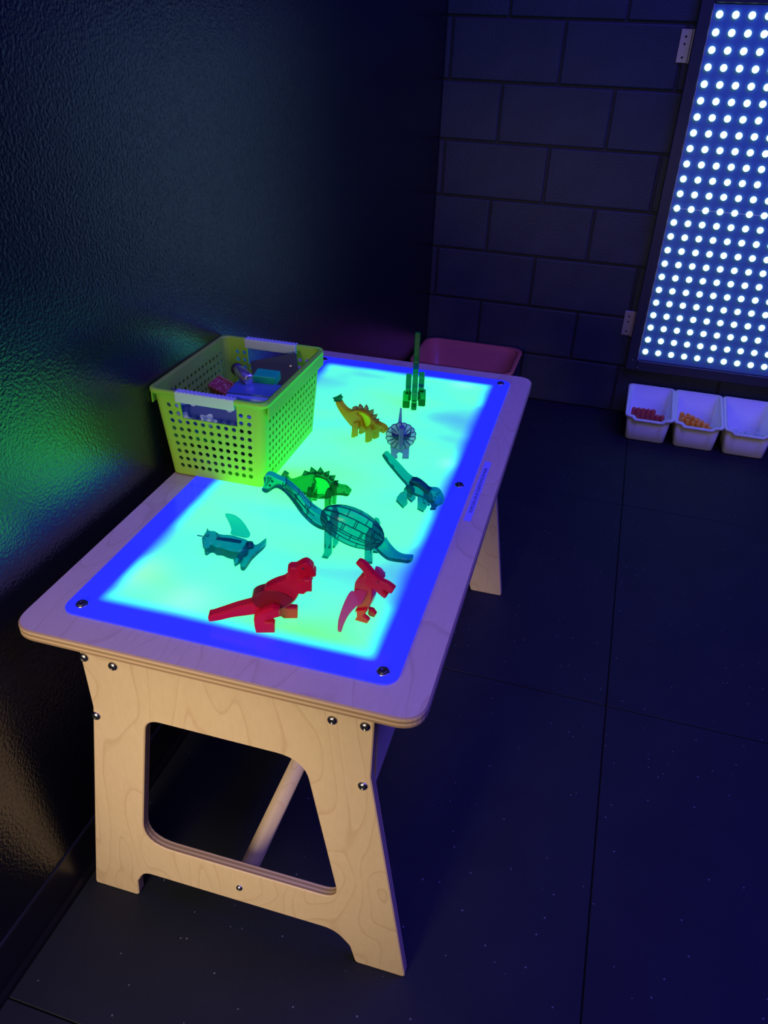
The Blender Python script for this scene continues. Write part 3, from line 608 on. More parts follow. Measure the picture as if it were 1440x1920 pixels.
# ------------------------------------------------------------------ toy dinosaurs on the panel
D = json.loads('''{"brachio":{"loc":[0.425,-2.2903,0.649],"rz":0.134,"half":0.013,"parts":[["neck",0.0,0.018,[[-0.1352,0.1292],[-0.1302,0.134],[-0.1236,0.1344],[-0.1134,0.1298],[-0.1041,0.1267],[-0.0931,0.1186],[-0.0839,0.1102],[-0.0747,0.0996],[-0.0654,0.0889],[-0.056,0.0814],[-0.0475,0.076],[-0.039,0.0705],[-0.0352,0.0577],[-0.0372,0.0463],[-0.043,0.0455],[-0.0507,0.0478],[-0.0602,0.0532],[-0.0697,0.062],[-0.0791,0.0729],[-0.0883,0.087],[-0.0975,0.0999],[-0.1057,0.1085],[-0.1141,0.1128],[-0.1199,0.111],[-0.1258,0.106],[-0.1317,0.102],[-0.1374,0.1034],[-0.1395,0.1075],[-0.1359,0.1154],[-0.1349,0.1229]]],["body",0.0,0.05,[[-0.0427,0.0788],[-0.0351,0.0874],[-0.0219,0.0928],[-0.0068,0.0926],[0.0101,0.0884],[0.0271,0.0804],[0.0424,0.0682],[0.0531,0.0564],[0.0567,0.0458],[0.054,0.0318],[0.0456,0.0227],[0.0324,0.0174],[0.017,0.0163],[0.0015,0.0187],[-0.0121,0.0237],[-0.0237,0.0323],[-0.0353,0.0443],[-0.0449,0.052],[-0.0476,0.0649]]],["tail",0.0,0.018,[[0.0418,0.0233],[0.0513,0.0269],[0.0567,0.0345],[0.0607,0.0283],[0.0668,0.02],[0.0767,0.0099],[0.0884,0.0058],[0.1017,0.0066],[0.1011,0.0007],[0.0947,-0.006],[0.0852,-0.0086],[0.0736,-0.0068],[0.0618,-0.0015],[0.05,0.0072],[0.042,0.0164]]],["legNF",-0.013,0.014,[[-0.037,0.0612],[-0.0341,0.0671],[-0.0285,0.069],[-0.0247,0.0629],[-0.0257,0.0109],[-0.0326,0.0002],[-0.0427,0.0011],[-0.0383,0.0114]]],["legNH",-0.013,0.014,[[0.027,0.0389],[0.0281,0.0547],[0.0326,0.0641],[0.0383,0.0627],[0.0413,0.0543],[0.0392,0.0271],[0.0399,0.0008],[0.0274,0.0002]]]]},"steg_green":{"loc":[0.3248,-2.1621,0.649],"rz":0.0327,"half":0.0058,"parts":[["body",0.0,0.016,[[-0.0603,0.0449],[-0.0553,0.0408],[-0.0479,0.0432],[-0.0395,0.0481],[-0.0321,0.0527],[-0.0238,0.057],[-0.0145,0.0608],[-0.0043,0.0632],[0.0059,0.0628],[0.015,0.0594],[0.0221,0.054],[0.0292,0.0487],[0.0363,0.046],[0.0464,0.0462],[0.0525,0.0423],[0.0568,0.0375],[0.0546,0.032],[0.0506,0.0296],[0.0424,0.0298],[0.0322,0.0279],[0.023,0.0233],[0.0138,0.0182],[0.0024,0.0155],[-0.009,0.0145],[-0.0184,0.0162],[-0.0267,0.0181],[-0.035,0.02],[-0.0433,0.0231],[-0.0525,0.0294],[-0.0586,0.0351],[-0.0626,0.04]]],["win",0.0,0.01,[[-0.0126,0.0523],[-0.0023,0.058],[0.0099,0.0563],[0.017,0.0509],[0.02,0.0414],[0.0138,0.0267],[0.0014,0.0199],[-0.011,0.0199],[-0.0077,0.0341],[-0.0076,0.0443]]],["tailtip",0.0,0.012,[[-0.0729,0.0438],[-0.0695,0.0512],[-0.0662,0.0568],[-0.058,0.0526],[-0.0593,0.0451],[-0.0626,0.0411]]],["p1",0.0,0.006,[[-0.0316,0.0545],[-0.0315,0.0573],[-0.0283,0.064],[-0.0196,0.0622],[-0.0197,0.0577]]],["p2",0.0,0.006,[[-0.0186,0.059],[-0.0186,0.0623],[-0.0158,0.0733],[-0.0057,0.0668],[-0.0063,0.0617]]],["p3",0.0,0.006,[[-0.0048,0.062],[-0.0047,0.067],[0.001,0.0762],[0.0075,0.0669],[0.0049,0.0621]]],["p4",0.0,0.006,[[0.0079,0.062],[0.008,0.0664],[0.0181,0.0715],[0.0176,0.0626],[0.0145,0.0588]]],["p5",0.0,0.006,[[0.016,0.0574],[0.0186,0.0623],[0.0292,0.0641],[0.0266,0.0549],[0.0231,0.0526]]],["p6",0.0,0.006,[[0.0251,0.0507],[0.0271,0.0538],[0.0347,0.0552],[0.0327,0.0493],[0.0302,0.0472]]],["legNF",-0.0058,0.01,[[0.0132,0.0231],[0.0148,0.0358],[0.0179,0.0425],[0.0245,0.0432],[0.026,0.0345],[0.026,0.0255],[0.0244,0.0012],[0.0125,-0.0017]]],["legNH",-0.0058,0.01,[[-0.0226,0.0118],[-0.0208,0.0259],[-0.018,0.0377],[-0.0128,0.0375],[-0.011,0.0277],[-0.0112,0.014],[-0.0114,0.0013],[-0.0234,-0.001]]]]},"steg_orange":{"loc":[0.3176,-1.8836,0.649],"rz":-0.3162,"half":0.0112,"parts":[["body",0.0,0.016,[[-0.0725,0.0625],[-0.0626,0.066],[-0.0599,0.0623],[-0.0512,0.0558],[-0.0425,0.053],[-0.0322,0.0537],[-0.022,0.0589],[-0.0069,0.0632],[0.0066,0.062],[0.0167,0.0568],[0.0236,0.0499],[0.032,0.0465],[0.0469,0.0443],[0.0529,0.0394],[0.0555,0.0358],[0.0509,0.0291],[0.0442,0.0293],[0.0343,0.0293],[0.0211,0.0252],[0.0094,0.0224],[-0.0008,0.0201],[-0.0127,0.0195],[-0.0213,0.0199],[-0.0317,0.0206],[-0.0387,0.0254],[-0.0475,0.0319],[-0.0563,0.04],[-0.0651,0.0495]]],["win",0.0,0.01,[[-0.0185,0.0539],[-0.0068,0.0588],[0.0067,0.0561],[0.0152,0.0519],[0.0172,0.0421],[0.0125,0.0317],[0.0041,0.0276],[-0.0012,0.0366],[-0.0065,0.047]]],["tailtip",0.0,0.012,[[-0.0827,0.0686],[-0.0757,0.0721],[-0.0635,0.0813],[-0.0643,0.0767],[-0.0591,0.0751],[-0.0617,0.0715],[-0.0626,0.066],[-0.0721,0.0626],[-0.08,0.0619],[-0.0774,0.0649],[-0.0792,0.0674]]],["p1",0.0,0.006,[[-0.0322,0.053],[-0.0331,0.0542],[-0.0315,0.0621],[-0.0247,0.0663],[-0.0204,0.0645],[-0.0212,0.0584]]],["p2",0.0,0.006,[[-0.0195,0.0589],[-0.0195,0.0618],[-0.0147,0.0735],[-0.007,0.0691],[-0.0052,0.063]]],["p3",0.0,0.006,[[-0.0043,0.0625],[-0.0044,0.0654],[0.002,0.0768],[0.0072,0.0688],[0.0074,0.0622]]],["p4",0.0,0.006,[[0.0091,0.0612],[0.009,0.0656],[0.0193,0.0715],[0.0196,0.062],[0.0167,0.0568]]],["p5",0.0,0.006,[[0.0176,0.0563],[0.0183,0.0587],[0.0298,0.0638],[0.0276,0.0555],[0.0236,0.0507]]],["p6",0.0,0.006,[[0.0239,0.05],[0.0252,0.0519],[0.0347,0.0544],[0.0328,0.0482],[0.0312,0.0463]]],["legNF",-0.0112,0.01,[[0.0106,-0.0026],[0.0107,0.0263],[0.0171,0.0372],[0.0236,0.0414],[0.0255,0.0338],[0.0247,0.0057],[0.0165,-0.001]]],["legNH",-0.0112,0.01,[[-0.025,-0.0023],[-0.0233,0.025],[-0.0201,0.0351],[-0.0082,0.0401],[-0.0063,0.0287],[-0.0113,0.0241],[-0.011,0.006],[-0.0195,-0.0016]]]]},"rex_teal":{"loc":[0.4865,-2.1095,0.649],"rz":-0.0332,"half":0.0092,"parts":[["body",0.0,0.016,[[-0.0643,0.0913],[-0.0635,0.0939],[-0.0597,0.097],[-0.0565,0.0962],[-0.051,0.0912],[-0.0455,0.0866],[-0.0364,0.0789],[-0.0271,0.0703],[-0.0179,0.0617],[-0.0088,0.0564],[-0.0007,0.0547],[0.0074,0.0516],[0.0156,0.0466],[0.0228,0.0428],[0.0341,0.0443],[0.0413,0.041],[0.0462,0.0343],[0.051,0.0231],[0.0491,0.0187],[0.0441,0.0146],[0.0374,0.0101],[0.0325,0.0179],[0.0247,0.0151],[0.0155,0.02],[0.0064,0.023],[-0.0035,0.0257],[-0.0126,0.0296],[-0.0174,0.0355],[-0.0186,0.0421],[-0.0243,0.0477],[-0.0327,0.0557],[-0.042,0.0653],[-0.0522,0.0757],[-0.0597,0.0847]]],["legN",-0.0092,0.012,[[-0.0188,0.0402],[-0.0151,0.0468],[-0.0072,0.0475],[-0.0024,0.0408],[-0.0011,0.0333],[-0.0051,0.0255],[-0.0138,0.0206],[-0.0118,0.0091],[-0.0186,0.0],[-0.0322,0.012],[-0.0308,0.0208],[-0.0266,0.0276],[-0.0189,0.0333]]],["legF",0.0092,0.012,[[-0.0193,0.0331],[-0.0123,0.0366],[-0.0063,0.026],[-0.0057,0.0151],[-0.0044,0.0074],[-0.0103,-0.0],[-0.0178,0.0054],[-0.0192,0.0132]]],["armN",-0.0092,0.01,[[0.0071,0.0282],[0.0185,0.0288],[0.0234,0.021],[0.0241,0.0113],[0.0186,0.0],[0.0076,0.004],[0.0077,0.0175]]],["jaw",0.0,0.012,[[0.0253,0.0193],[0.0306,0.0194],[0.0347,0.0114],[0.038,0.0082],[0.0379,0.0032],[0.0283,0.0009],[0.0277,0.0028],[0.0311,0.0056]]]]},"rex_red":{"loc":[0.3696,-2.4909,0.649],"rz":0.3331,"half":0.0171,"parts":[["body",0.0,0.018,[[-0.0795,0.0191],[-0.0728,0.0214],[-0.0582,0.0275],[-0.04,0.0351],[-0.0244,0.0404],[-0.0136,0.0442],[-0.0062,0.0502],[-0.0034,0.0591],[0.0016,0.0673],[0.0088,0.0731],[0.0183,0.0783],[0.0277,0.0819],[0.0331,0.0877],[0.0344,0.0928],[0.0329,0.0985],[0.0376,0.103],[0.0445,0.1035],[0.0515,0.1085],[0.0579,0.1111],[0.063,0.1085],[0.0675,0.1029],[0.0685,0.0979],[0.0708,0.0944],[0.0702,0.0886],[0.0614,0.0864],[0.0544,0.0835],[0.0486,0.0827],[0.0478,0.074],[0.0475,0.0608],[0.0443,0.0519],[0.0382,0.0429],[0.0297,0.0368],[0.019,0.0337],[0.0106,0.0307],[0.0021,0.0261],[-0.0112,0.023],[-0.0291,0.0199],[-0.0471,0.0168],[-0.0629,0.0122],[-0.0774,0.0095],[-0.0798,0.0122]]],["arm",-0.0085,0.02,[[0.0468,0.0848],[0.0561,0.0899],[0.063,0.0899],[0.0658,0.0863],[0.0656,0.0704],[0.0592,0.0704],[0.0545,0.0659],[0.0464,0.0667]]],["legN",-0.0171,0.012,[[-0.0005,0.04],[0.0114,0.046],[0.0206,0.0415],[0.0224,0.0295],[0.0117,0.0257],[0.0022,0.0226],[0.0009,0.0196],[0.0115,0.0188],[0.0137,0.0173],[0.0131,0.0003],[-0.013,-0.0],[-0.0148,0.0111],[-0.0152,0.0249],[-0.0089,0.034]]],["legF",0.0171,0.012,[[0.0112,0.0231],[0.021,0.0262],[0.0293,0.0208],[0.0425,0.0193],[0.0437,0.0169],[0.043,0.0005],[0.0237,0.0],[0.0166,0.006]]]]},"ptero_red":{"loc":[0.4954,-2.4325,0.649],"rz":-0.0913,"half":0.0075,"parts":[["head",0.0,0.012,[[-0.0099,0.0999],[-0.0068,0.1043],[-0.0006,0.1039],[0.0057,0.0997],[0.012,0.0937],[0.0168,0.089],[0.0231,0.0848],[0.0294,0.081],[0.038,0.0788],[0.0466,0.0743],[0.0471,0.0718],[0.0436,0.0644],[0.0385,0.0655],[0.0326,0.0672],[0.0339,0.0631],[0.038,0.0599],[0.0347,0.0534],[0.0304,0.0547],[0.024,0.059],[0.0168,0.064],[0.0113,0.0631],[0.0057,0.0686],[0.0031,0.0777],[0.0037,0.0832],[0.0013,0.0887],[-0.0035,0.0934],[-0.0083,0.0973]]],["body",0.0,0.022,[[0.003,0.0803],[-0.0017,0.0793],[-0.0071,0.0736],[-0.0113,0.0651],[-0.0127,0.0555],[-0.013,0.0462],[-0.0105,0.0415],[-0.0071,0.0333],[-0.0078,0.0237],[-0.0109,0.0151],[-0.01,0.0115],[0.0045,0.0164],[0.0092,0.0237],[0.0121,0.0321],[0.015,0.0433],[0.0155,0.0536],[0.0152,0.0626],[0.0096,0.0662]]],["wingN",-0.0075,0.004,[[-0.0157,0.0488],[-0.0137,0.0481],[-0.0042,0.0557],[0.0052,0.0592],[0.0069,0.0524],[-0.0006,0.0315],[-0.0077,0.024],[-0.014,0.0148],[-0.0212,0.0018],[-0.0277,-0.0159],[-0.0318,-0.0312],[-0.0343,-0.038],[-0.0372,-0.0381],[-0.0381,-0.0274],[-0.0368,-0.0113],[-0.0328,0.0066],[-0.0271,0.0255],[-0.0208,0.0416]]],["wingF",0.0075,0.004,[[0.0122,0.087],[0.0152,0.0897],[0.0207,0.0887],[0.0255,0.0831],[0.0273,0.0765],[0.022,0.0722],[0.014,0.0778]]],["legN",-0.0075,0.008,[[-0.0076,0.0198],[0.0091,0.0273],[0.0084,0.0205],[0.0046,0.0135],[0.0111,0.01],[0.0128,0.0068],[0.0097,-0.0],[-0.0097,-0.0],[-0.0066,0.0078]]],["legF",0.0075,0.008,[[0.0014,0.0136],[0.0079,0.0139],[0.0133,0.0071],[0.0107,-0.0],[0.0033,-0.0001],[-0.0,0.0036]]]]},"trike":{"loc":[0.4114,-1.947,0.649],"rz":0.3168,"half":0.0,"parts":[["legs",0,0.012,[[-0.0175,0.0],[-0.0198,0.0258],[-0.0192,0.0433],[-0.0095,0.0464],[0.0087,0.0468],[0.0167,0.0427],[0.0175,0.0266],[0.0178,0.0],[0.0043,0.0],[0.0051,0.0116],[-0.0016,0.0145],[-0.0061,0.0107],[-0.0043,0.0003]]],["frillc",0,0.005,[[-0.0019,0.0802],[-0.0286,0.0532],[0.0005,0.0248],[0.0278,0.0545]]],["dark",0,0.005,[[-0.0203,0.072],[-0.0165,0.0592],[-0.01,0.0579],[0.0068,0.0583],[0.0131,0.0628],[0.0184,0.0728],[0.0181,0.0543],[0.0087,0.0468],[-0.0095,0.0457],[-0.0176,0.0535]]],["nose",0,0.01,[[-0.0063,0.078],[0.0033,0.0782],[0.0041,0.046],[-0.005,0.0458]]],["tail",0,0.01,[[-0.0039,0.0808],[-0.0026,0.0963],[0.0018,0.0978],[0.0019,0.081]]]]},"ptero_teal":{"loc":[0.2296,-2.3392,0.649],"rz":0.0762,"parts":[["body",0.02,0,[[-0.0355,-0.0088],[-0.0368,0.0017],[-0.0378,0.0185],[-0.0317,0.0133],[-0.0216,0.0144],[-0.0104,0.0082],[0.0077,0.0106],[0.021,0.0084],[0.0367,0.0044],[0.0418,-0.004],[0.0449,-0.0193],[0.0387,-0.0297],[0.0262,-0.0308],[0.0148,-0.0299],[0.0038,-0.0258],[-0.0041,-0.0271],[-0.0104,-0.0232],[-0.0152,-0.0229],[-0.0172,-0.0291],[-0.0212,-0.0318],[-0.0253,-0.0257],[-0.0272,-0.018],[-0.0322,-0.0153]]],["head",0.012,0,[[0.0354,0.0064],[0.0408,0.0071],[0.0508,0.0032],[0.0551,0.0118],[0.0596,0.0255],[0.0631,0.0173],[0.063,0.0057],[0.0591,-0.0115],[0.056,-0.0281],[0.0556,-0.0437],[0.0548,-0.0561],[0.0523,-0.0587],[0.0478,-0.0565],[0.0456,-0.051],[0.0447,-0.0359],[0.0374,-0.0509],[0.0339,-0.048],[0.0317,-0.0425],[0.0338,-0.0279],[0.0349,-0.0189],[0.0357,-0.0066]]],["wing",0.012,0.003,[[-0.0014,0.0569],[0.0072,0.0583],[0.0155,0.0566],[0.0236,0.0511],[0.0305,0.0423],[0.0355,0.0331],[0.0384,0.0261],[0.0366,0.0194],[0.0298,0.0171],[0.0194,0.0179],[0.0052,0.0198],[0.0069,0.0292],[0.0048,0.0395],[0.0017,0.0479]]]]}}''')
ZP = H+.0034
def plate(name, poly, off, th, mat, root, smooth=True, holes=(), bev=None, k=3):
    p = spline([tuple(q) for q in poly], k) if smooth else [tuple(q) for q in poly]
    hs = [spline([tuple(q) for q in h], k) for h in holes]
    b = bev if bev is not None else min(.0016, th*.22)
    bm = bmesh.new(); slab(bm, p, -th/2, th/2, XZ(off), hs, b)
    return obj(name, bm, mat, root)
def get(o, nm): return next(p for p in o['parts'] if p[0] == nm)
def mirror(leg, f): return [(x+f[0], z) for x, z in leg]
def droot(name, key, lab, cat='toy dinosaur'):
    o = D[key]; r = empty(name, (o['loc'][0], o['loc'][1], ZP), o['rz']); tag(r, lab, cat, 'translucent toy dinosaurs'); return r, o
def flat0(poly):  # feet planted on the panel
    return [(x, max(0, z)) for x, z in poly]
def eyes(par, x, z, off, r=.0022):
    for s in (-1, 1): obj('eye', lathe(bmesh.new(), [(r, 0), (r*.7, s*.0008), (0, s*.001)], 12, (x, s*off, z), 'Y'), 'eye', par, True)
def legs(root, o, names, mat, th, farshift):
    h = o['half']
    for nm in names:
        p = flat0(get(o, nm)[3])
        plate('leg', p, -h, th, mat, root, False)
        plate('leg', [(x+farshift, z) for x, z in p], h, th, mat, root, False)
# --- long necked one
r, o = droot('toy_brachiosaurus', 'brachio', 'big teal long-necked toy dinosaur in the middle of the light table')
nk = plate('neck', get(o, 'neck')[3], 0, .016, 'teal_plastic', r); eyes(nk, -.1255, .1175, .0082)
tl = plate('tail', [(x, max(.0006, z+.004)) for x, z in get(o, 'tail')[3]], 0, .015, 'teal_plastic', r)
bp = get(o, 'body')[3]
cx = sum(p[0] for p in bp)/len(bp); cz = sum(p[1] for p in bp)/len(bp)
sxx = sum((p[0]-cx)**2 for p in bp); szz = sum((p[1]-cz)**2 for p in bp); sxz = sum((p[0]-cx)*(p[1]-cz) for p in bp)
ang = .5*math.atan2(2*sxz, sxx-szz); e1 = Vector((math.cos(ang), 0, math.sin(ang))); e2 = Vector((-math.sin(ang), 0, math.cos(ang)))
cc = Vector((cx, 0, cz)); A_ = max(abs((Vector((p[0], 0, p[1]))-cc).dot(e1)) for p in bp); B_ = max(abs((Vector((p[0], 0, p[1]))-cc).dot(e2)) for p in bp)*.97; T_ = .021
def ell(t, f, s): 
    q = math.sqrt(max(0, 1-t*t)); return cc+e1*(A_*t)+e2*(B_*f*q)+Vector((0, s*T_*math.sqrt(max(0, 1-f*f))*q, 0))
bm = bmesh.new(); rings = []
for i in range(15):
    t = math.sin((i/14-.5)*math.pi*.985); ring = []
    for k in range(24):
        a = 2*math.pi*k/24; q = math.sqrt(1-t*t); ring.append(cc+e1*(A_*t)+e2*(B_*q*math.sin(a))+Vector((0, T_*q*math.cos(a), 0)))
    rings.append(ring)
loft(bm, rings); bd = obj('body', bm, 'teal_plastic', r, True)
for s in (-1, 1):
    lat = (-.72, -.36, 0, .36, .72)
    for f in lat:
        obj('ridge', tube(bmesh.new(), [ell(-.93+1.86*k/14, f, s)+Vector((0, s*.0003, 0)) for k in range(15)], .0008, 5), 'ridge_teal', bd, True)
    for i, (f0, f1) in enumerate(zip(lat, lat[1:])):
        for t in ((-.55, .05, .6) if i % 2 else (-.25, .32, .75)):
            obj('ridge', tube(bmesh.new(), [ell(t, f0+(f1-f0)*k/4, s)+Vector((0, s*.0003, 0)) for k in range(5)], .0008, 5), 'ridge_teal', bd, True)
np_ = get(o, 'neck')[3]; prs = [(np_[i], np_[j]) for i, j in ((4, 21), (5, 20), (6, 19), (7, 18), (8, 17), (9, 16))]
for s in (-1, 1):    # moulded ribs of the neck
    for f in (.32, .68):
        obj('ridge', tube(bmesh.new(), [(a[0]+(b_[0]-a[0])*f, s*.0080, a[1]+(b_[1]-a[1])*f) for a, b_ in prs], .0008, 5), 'ridge_teal', nk, True)
    for a, b_ in prs[::2]:
        obj('ridge', tube(bmesh.new(), [(a[0]+(b_[0]-a[0])*f, s*.0080, a[1]+(b_[1]-a[1])*f) for f in (.1, .9)], .0008, 5), 'ridge_teal', nk, True)
for nm in ('legNF', 'legNH'):
    p = flat0(get(o, nm)[3]); h = .0155
    plate('leg', p, -h, .012, 'teal_plastic', r, False); plate('leg', [(x+.004, z) for x, z in p], h, .012, 'teal_plastic', r, False)
# --- two plated ones
def steg(name, key, lab, body, plates, win, tipm):
    r, o = droot(name, key, lab); th = .015
    wn = get(o, 'win')[3]
    b = plate('body', get(o, 'body')[3], 0, th, body, r, True, [wn])
    wc = [sum(p[i] for p in wn)/len(wn) for i in (0, 1)]
    plate('side_window', [(wc[0]+(x-wc[0])*.97, wc[1]+(z-wc[1])*.97) for x, z in wn], 0, .006, win, r)
    plate('tail_spikes', get(o, 'tailtip')[3], 0, .011, tipm, r, False)
    for k in range(1, 7): plate('back_plate', get(o, 'p%d' % k)[3], 0, .007, plates, r, False)
    h = max(o['half'], .0105)
    for nm in ('legNF', 'legNH'):
        p = flat0(get(o, nm)[3])
        plate('leg', p, -h, .0085, body, r, False); plate('leg', [(x+.002, z) for x, z in p], h, .0085, body, r, False)
    bx_ = max(p[0] for p in get(o, 'body')[3]); bz = [p[1] for p in get(o, 'body')[3] if p[0] > bx_-.012]
    eyes(b, bx_-.010, sum(bz)/len(bz)+.001, th/2+.0001, .0014)
steg('toy_stegosaurus', 'steg_green', 'green plated toy dinosaur between basket and the big teal one', 'green_plastic', 'dark_green_plastic', 'leaf_window', 'dark_green_plastic')
steg('toy_stegosaurus', 'steg_orange', 'orange plated toy dinosaur with a yellow flank', 'orange_plastic', 'plum_plate', 'yellow_window', 'dark_green_plastic')
# --- tyrannosaurs
r, o = droot('toy_tyrannosaurus', 'rex_teal', 'teal toy dinosaur with raised tail beside the right blue border')
h = .0125
b = plate('body', get(o, 'body')[3], 0, .0145, 'teal_plastic', r); eyes(b, .036, .030, .0074, .0016)
plate('leg', flat0(get(o, 'legN')[3]), -h, .0105, 'teal_plastic', r, False); plate('leg', flat0(get(o, 'legF')[3]), h, .0105, 'teal_plastic', r, False)
arm = flat0(get(o, 'armN')[3]); plate('arm', arm, -h, .0095, 'teal_plastic', r, False); plate('arm', [(x+.004, z) for x, z in arm], h, .0095, 'teal_plastic', r, False)
plate('lower_jaw', flat0(get(o, 'jaw')[3]), 0, .011, 'deep_teal_plastic', r, False)
plate('saddle', [(-.012, .052), (-.002, .056), (.012, .049), (.024, .038), (.020, .034), (.004, .044), (-.010, .046)], 0, .0152, 'deep_teal_plastic', b, True, bev=.0004)
r, o = droot('toy_tyrannosaurus', 'rex_red', 'red big-headed toy dinosaur near the front edge of the light table')
h = o['half']*.9
b = plate('body', get(o, 'body')[3], 0, .0165, 'red_clear', r); eyes(b, .054, .103, .0084, .0017)
plate('flank_shield', [(-.018, .048), (-.012, .060), (.006, .066), (.026, .062), (.040, .050), (.030, .038), (.010, .030), (-.008, .034)], 0, .0185, 'maroon_clear', b, True, bev=.0012)
plate('leg', flat0(get(o, 'legN')[3]), -h, .0115, 'red_clear', r, False); plate('leg', flat0(get(o, 'legF')[3]), h, .0115, 'red_clear', r, False)
for s in (-1, 1): plate('arm', get(o, 'arm')[3], s*.0135, .0095, 'red_clear', r, False)
# far green one, seen head-on with its tail straight up
r = empty('toy_tyrannosaurus', (.3655, -1.668, ZP), math.radians(-76)); tag(r, 'green toy dinosaur with upright tail at the far end of the table', 'toy dinosaur', 'translucent toy dinosaurs')
tb = get(D['rex_teal'], 'body')[3]; px, pz = .045, .018; a = math.radians(-19); k_ = 1.27
rot = []
for x, z in tb:
    dx, dz = (x-px)*k_, (z-pz)*k_; rot.append((px+dx*math.cos(a)-dz*math.sin(a), pz+dx*math.sin(a)+dz*math.cos(a)))
mz = min(z for x, z in rot); rot = [(x, z-mz+.004) for x, z in rot]
b = plate('body', rot, 0, .0125, 'green_plastic', r)
lg = [(-.040, .056), (-.028, .066), (-.010, .062), (-.004, .046), (-.012, .030), (-.016, .020), (.012, .018), (.014, .0), (-.030, .0), (-.034, .022), (-.040, .038)]
for s, dx in ((-1, .022), (1, .008)):
    lo = plate('leg', [(x+dx, z) for x, z in ((-.040, .056), (-.028, .066), (-.010, .062), (-.004, .046), (-.012, .030), (-.016, .0205), (-.034, .0225), (-.040, .038))], s*.0145, .0125, 'green_plastic', r, False)
    plate('foot', [(x+dx, z) for x, z in ((-.034, .022), (.012, .019), (.014, 0), (-.030, 0))], s*.0175, .0165, 'green_plastic', lo, False)
ar = [(.016, .030), (.026, .030), (.030, .018), (.026, .010), (.018, .014)]
for s in (-1, 1): plate('arm', [(x+.004, z+.006) for x, z in ar], s*.0105, .007, 'green_plastic', r, False)
plate('lower_jaw', [(.030, .003), (.046, .0), (.052, .006), (.040, .016), (.030, .012)], 0, .0125, 'dark_green_plastic', r, False)
# --- horned one facing the camera
r, o = droot('toy_triceratops', 'trike', 'violet toy dinosaur with a ribbed neck frill facing the front')
lgp = flat0(get(o, 'legs')[3])
plate('front_legs', lgp, .006, .012, 'violet_clear', r, False)
plate('hind_legs', [(x*.95, z*.9) for x, z in lgp], .052, .012, 'violet_clear', r, False)
bm = bmesh.new()
loft(bm, [[(p[0], y, p[1]) for p in rrect(w_, h_, .008, 4, -.001, zc)] for y, w_, h_, zc in ((.006, .020, .026, .036), (.020, .026, .034, .040), (.042, .024, .032, .040), (.060, .014, .018, .042))])
obj('body', bm, 'violet_clear', r, True)
fr = []; fcx, fcz, frx, frz = -.0005, .0525, .0275, .0268
for k in range(96):
    a = 2*math.pi*k/96; s = 1+.06*abs(math.sin(a*8)); fr.append((fcx+frx*s*math.sin(a), fcz+frz*s*math.cos(a)))
fp = plate('frill', fr, -.003, .004, 'pale_clear', r, False)
for k in range(16):
    a = 2*math.pi*k/16; p0 = Vector((fcx+.5*frx*math.sin(a), -.0055, fcz+.5*frz*math.cos(a))); p1 = Vector((fcx+1.0*frx*math.sin(a), -.0055, fcz+1.0*frz*math.cos(a)))
    obj('rib', tube(bmesh.new(), [p0, p1], .0009, 6), 'navy_clear', fp)
obj('frill_edge', tube(bmesh.new(), [(x, -.003, z) for x, z in fr+fr[:1]], .0011, 6, False), 'navy_clear', fp)
plate('brow_horns', [(-.0195, .070), (-.0165, .0585), (-.009, .0570), (.009, .0575), (.0150, .0605), (.0190, .0715), (.0178, .054), (.010, .0475), (-.010, .0465), (-.0180, .053)], -.009, .006, 'navy_clear', r, False)
plate('snout', [(-.0052, .076), (.0045, .077), (.0042, .047), (.003, .034), (-.004, .033), (-.006, .046)], -.012, .014, 'violet_clear', r, False)
tp = [(-.0038, .0), (-.0026, .014), (.0022, .0165), (.0018, .002)]
bm = bmesh.new(); slab(bm, [(-.004, .046), (.004, .046), (.0035, .066), (.0026, .083), (-.0012, .082), (-.003, .066)], -.004, .004, XZ(.058)); obj('tail', bm, 'violet_clear', r)
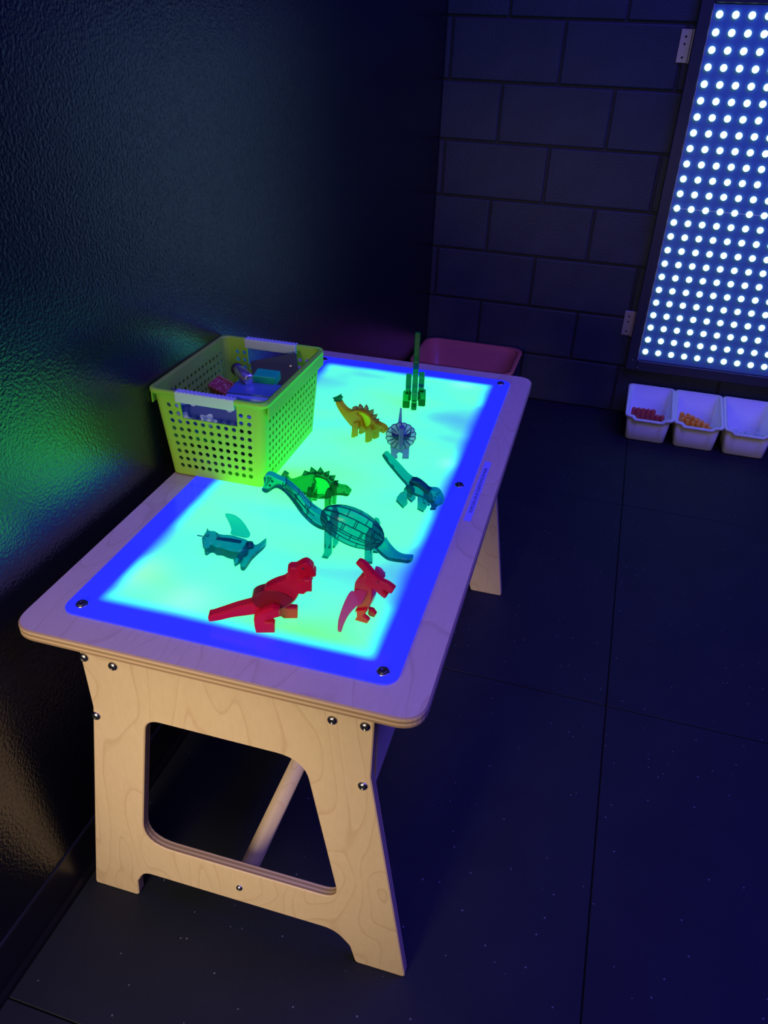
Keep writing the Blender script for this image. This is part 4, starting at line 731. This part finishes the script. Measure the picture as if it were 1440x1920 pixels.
# --- winged ones
r, o = droot('toy_pterodactyl', 'ptero_red', 'red and pink winged toy dinosaur standing near the right front corner')
hd = plate('head', get(o, 'head')[3], -.006, .011, 'red_clear', r); eyes(hd, .0245, .0795, .0118, .0013)
plate('body', get(o, 'body')[3], .0, .017, 'red_clear', r)
wg = [[-.0143, -.0107, .0515], [-.0121, -.011, .0511], [-.0042, -.0077, .0558], [.0046, -.0061, .058], [.0075, -.0091, .0538], [.0039, -.0183, .0409], [-.0017, -.0215, .0363], [-.0062, -.0255, .0307], [-.0108, -.031, .023], [-.0138, -.0383, .0126], [-.0148, -.0446, .0039], [-.0159, -.0473, .0002], [-.0187, -.0474, .0002], [-.0216, -.0431, .006], [-.0235, -.0364, .0153], [-.0229, -.029, .0258], [-.0211, -.0209, .0372], [-.018, -.0139, .0471]]
wn_ = Vector((0, -1, .71)).normalized()
def wing(name, pts, mat, root, th=.0032):
    bm = bmesh.new(); slab(bm, [(p[0], p[2]) for p in pts], -th/2, th/2, lambda x, z, t: Vector((x, -.0075-.7107*(.056-z), z))+Vector((0, 1, -.71)).normalized()*t, (), .0006)
    o_ = obj(name, bm, mat, root); return o_
wp = spline([(p[0], p[2]) for p in wg], 3); wing('wing', [(x, 0, max(.0022, z)) for x, z in wp], 'pink_wing', r)
wf = get(o, 'wingF')[3]
# the other wing is folded back behind the head
plate('wing', wf+[(.010, .060)], .0075, .0032, 'pink_wing', r)
h = .0085
plate('leg', flat0(get(o, 'legN')[3]), -h, .008, 'red_clear', r, False); plate('leg', [(x+.003, z) for x, z in flat0(get(o, 'legF')[3])], h, .008, 'red_clear', r, False)
o = D['ptero_teal']
r = empty('toy_pterodactyl', (o['loc'][0], o['loc'][1], ZP), o['rz']); tag(r, 'teal winged toy dinosaur lying flat, nearest the left border', 'toy dinosaur', 'translucent toy dinosaurs')
bm = bmesh.new(); slab(bm, spline([tuple(p) for p in get(o, 'body')[3]], 3), .0, .021, XY(0), (), .003); obj('body', bm, 'teal_plastic', r)
bm = bmesh.new(); slab(bm, spline([tuple(p) for p in get(o, 'head')[3]], 3), .004, .014, XY(0), (), .0014); hd = obj('head', bm, 'teal_plastic', r)
obj('neck_joint', lathe(bmesh.new(), [(0, .022), (.0055, .0215), (.0065, .018), (.0065, .013), (0, .0125)], 18, (.0445, -.006, 0)), 'deep_teal_plastic', hd, True)
plate('wing', get(o, 'wing')[3], .012, .003, 'leaf_teal' if 'leaf_teal' in MATS else 'teal_light', r)
obj('rod', tube(bmesh.new(), [(-.0479, 0, .0155), (-.030, 0, .0150)], .0010, 8), 'deep_teal_plastic', r)
plate('back_ridge', [(-.012, .020), (.010, .022), (.030, .021), (.030, .019), (-.012, .019)], -.006, .008, 'deep_teal_plastic', r, False, bev=.0004)
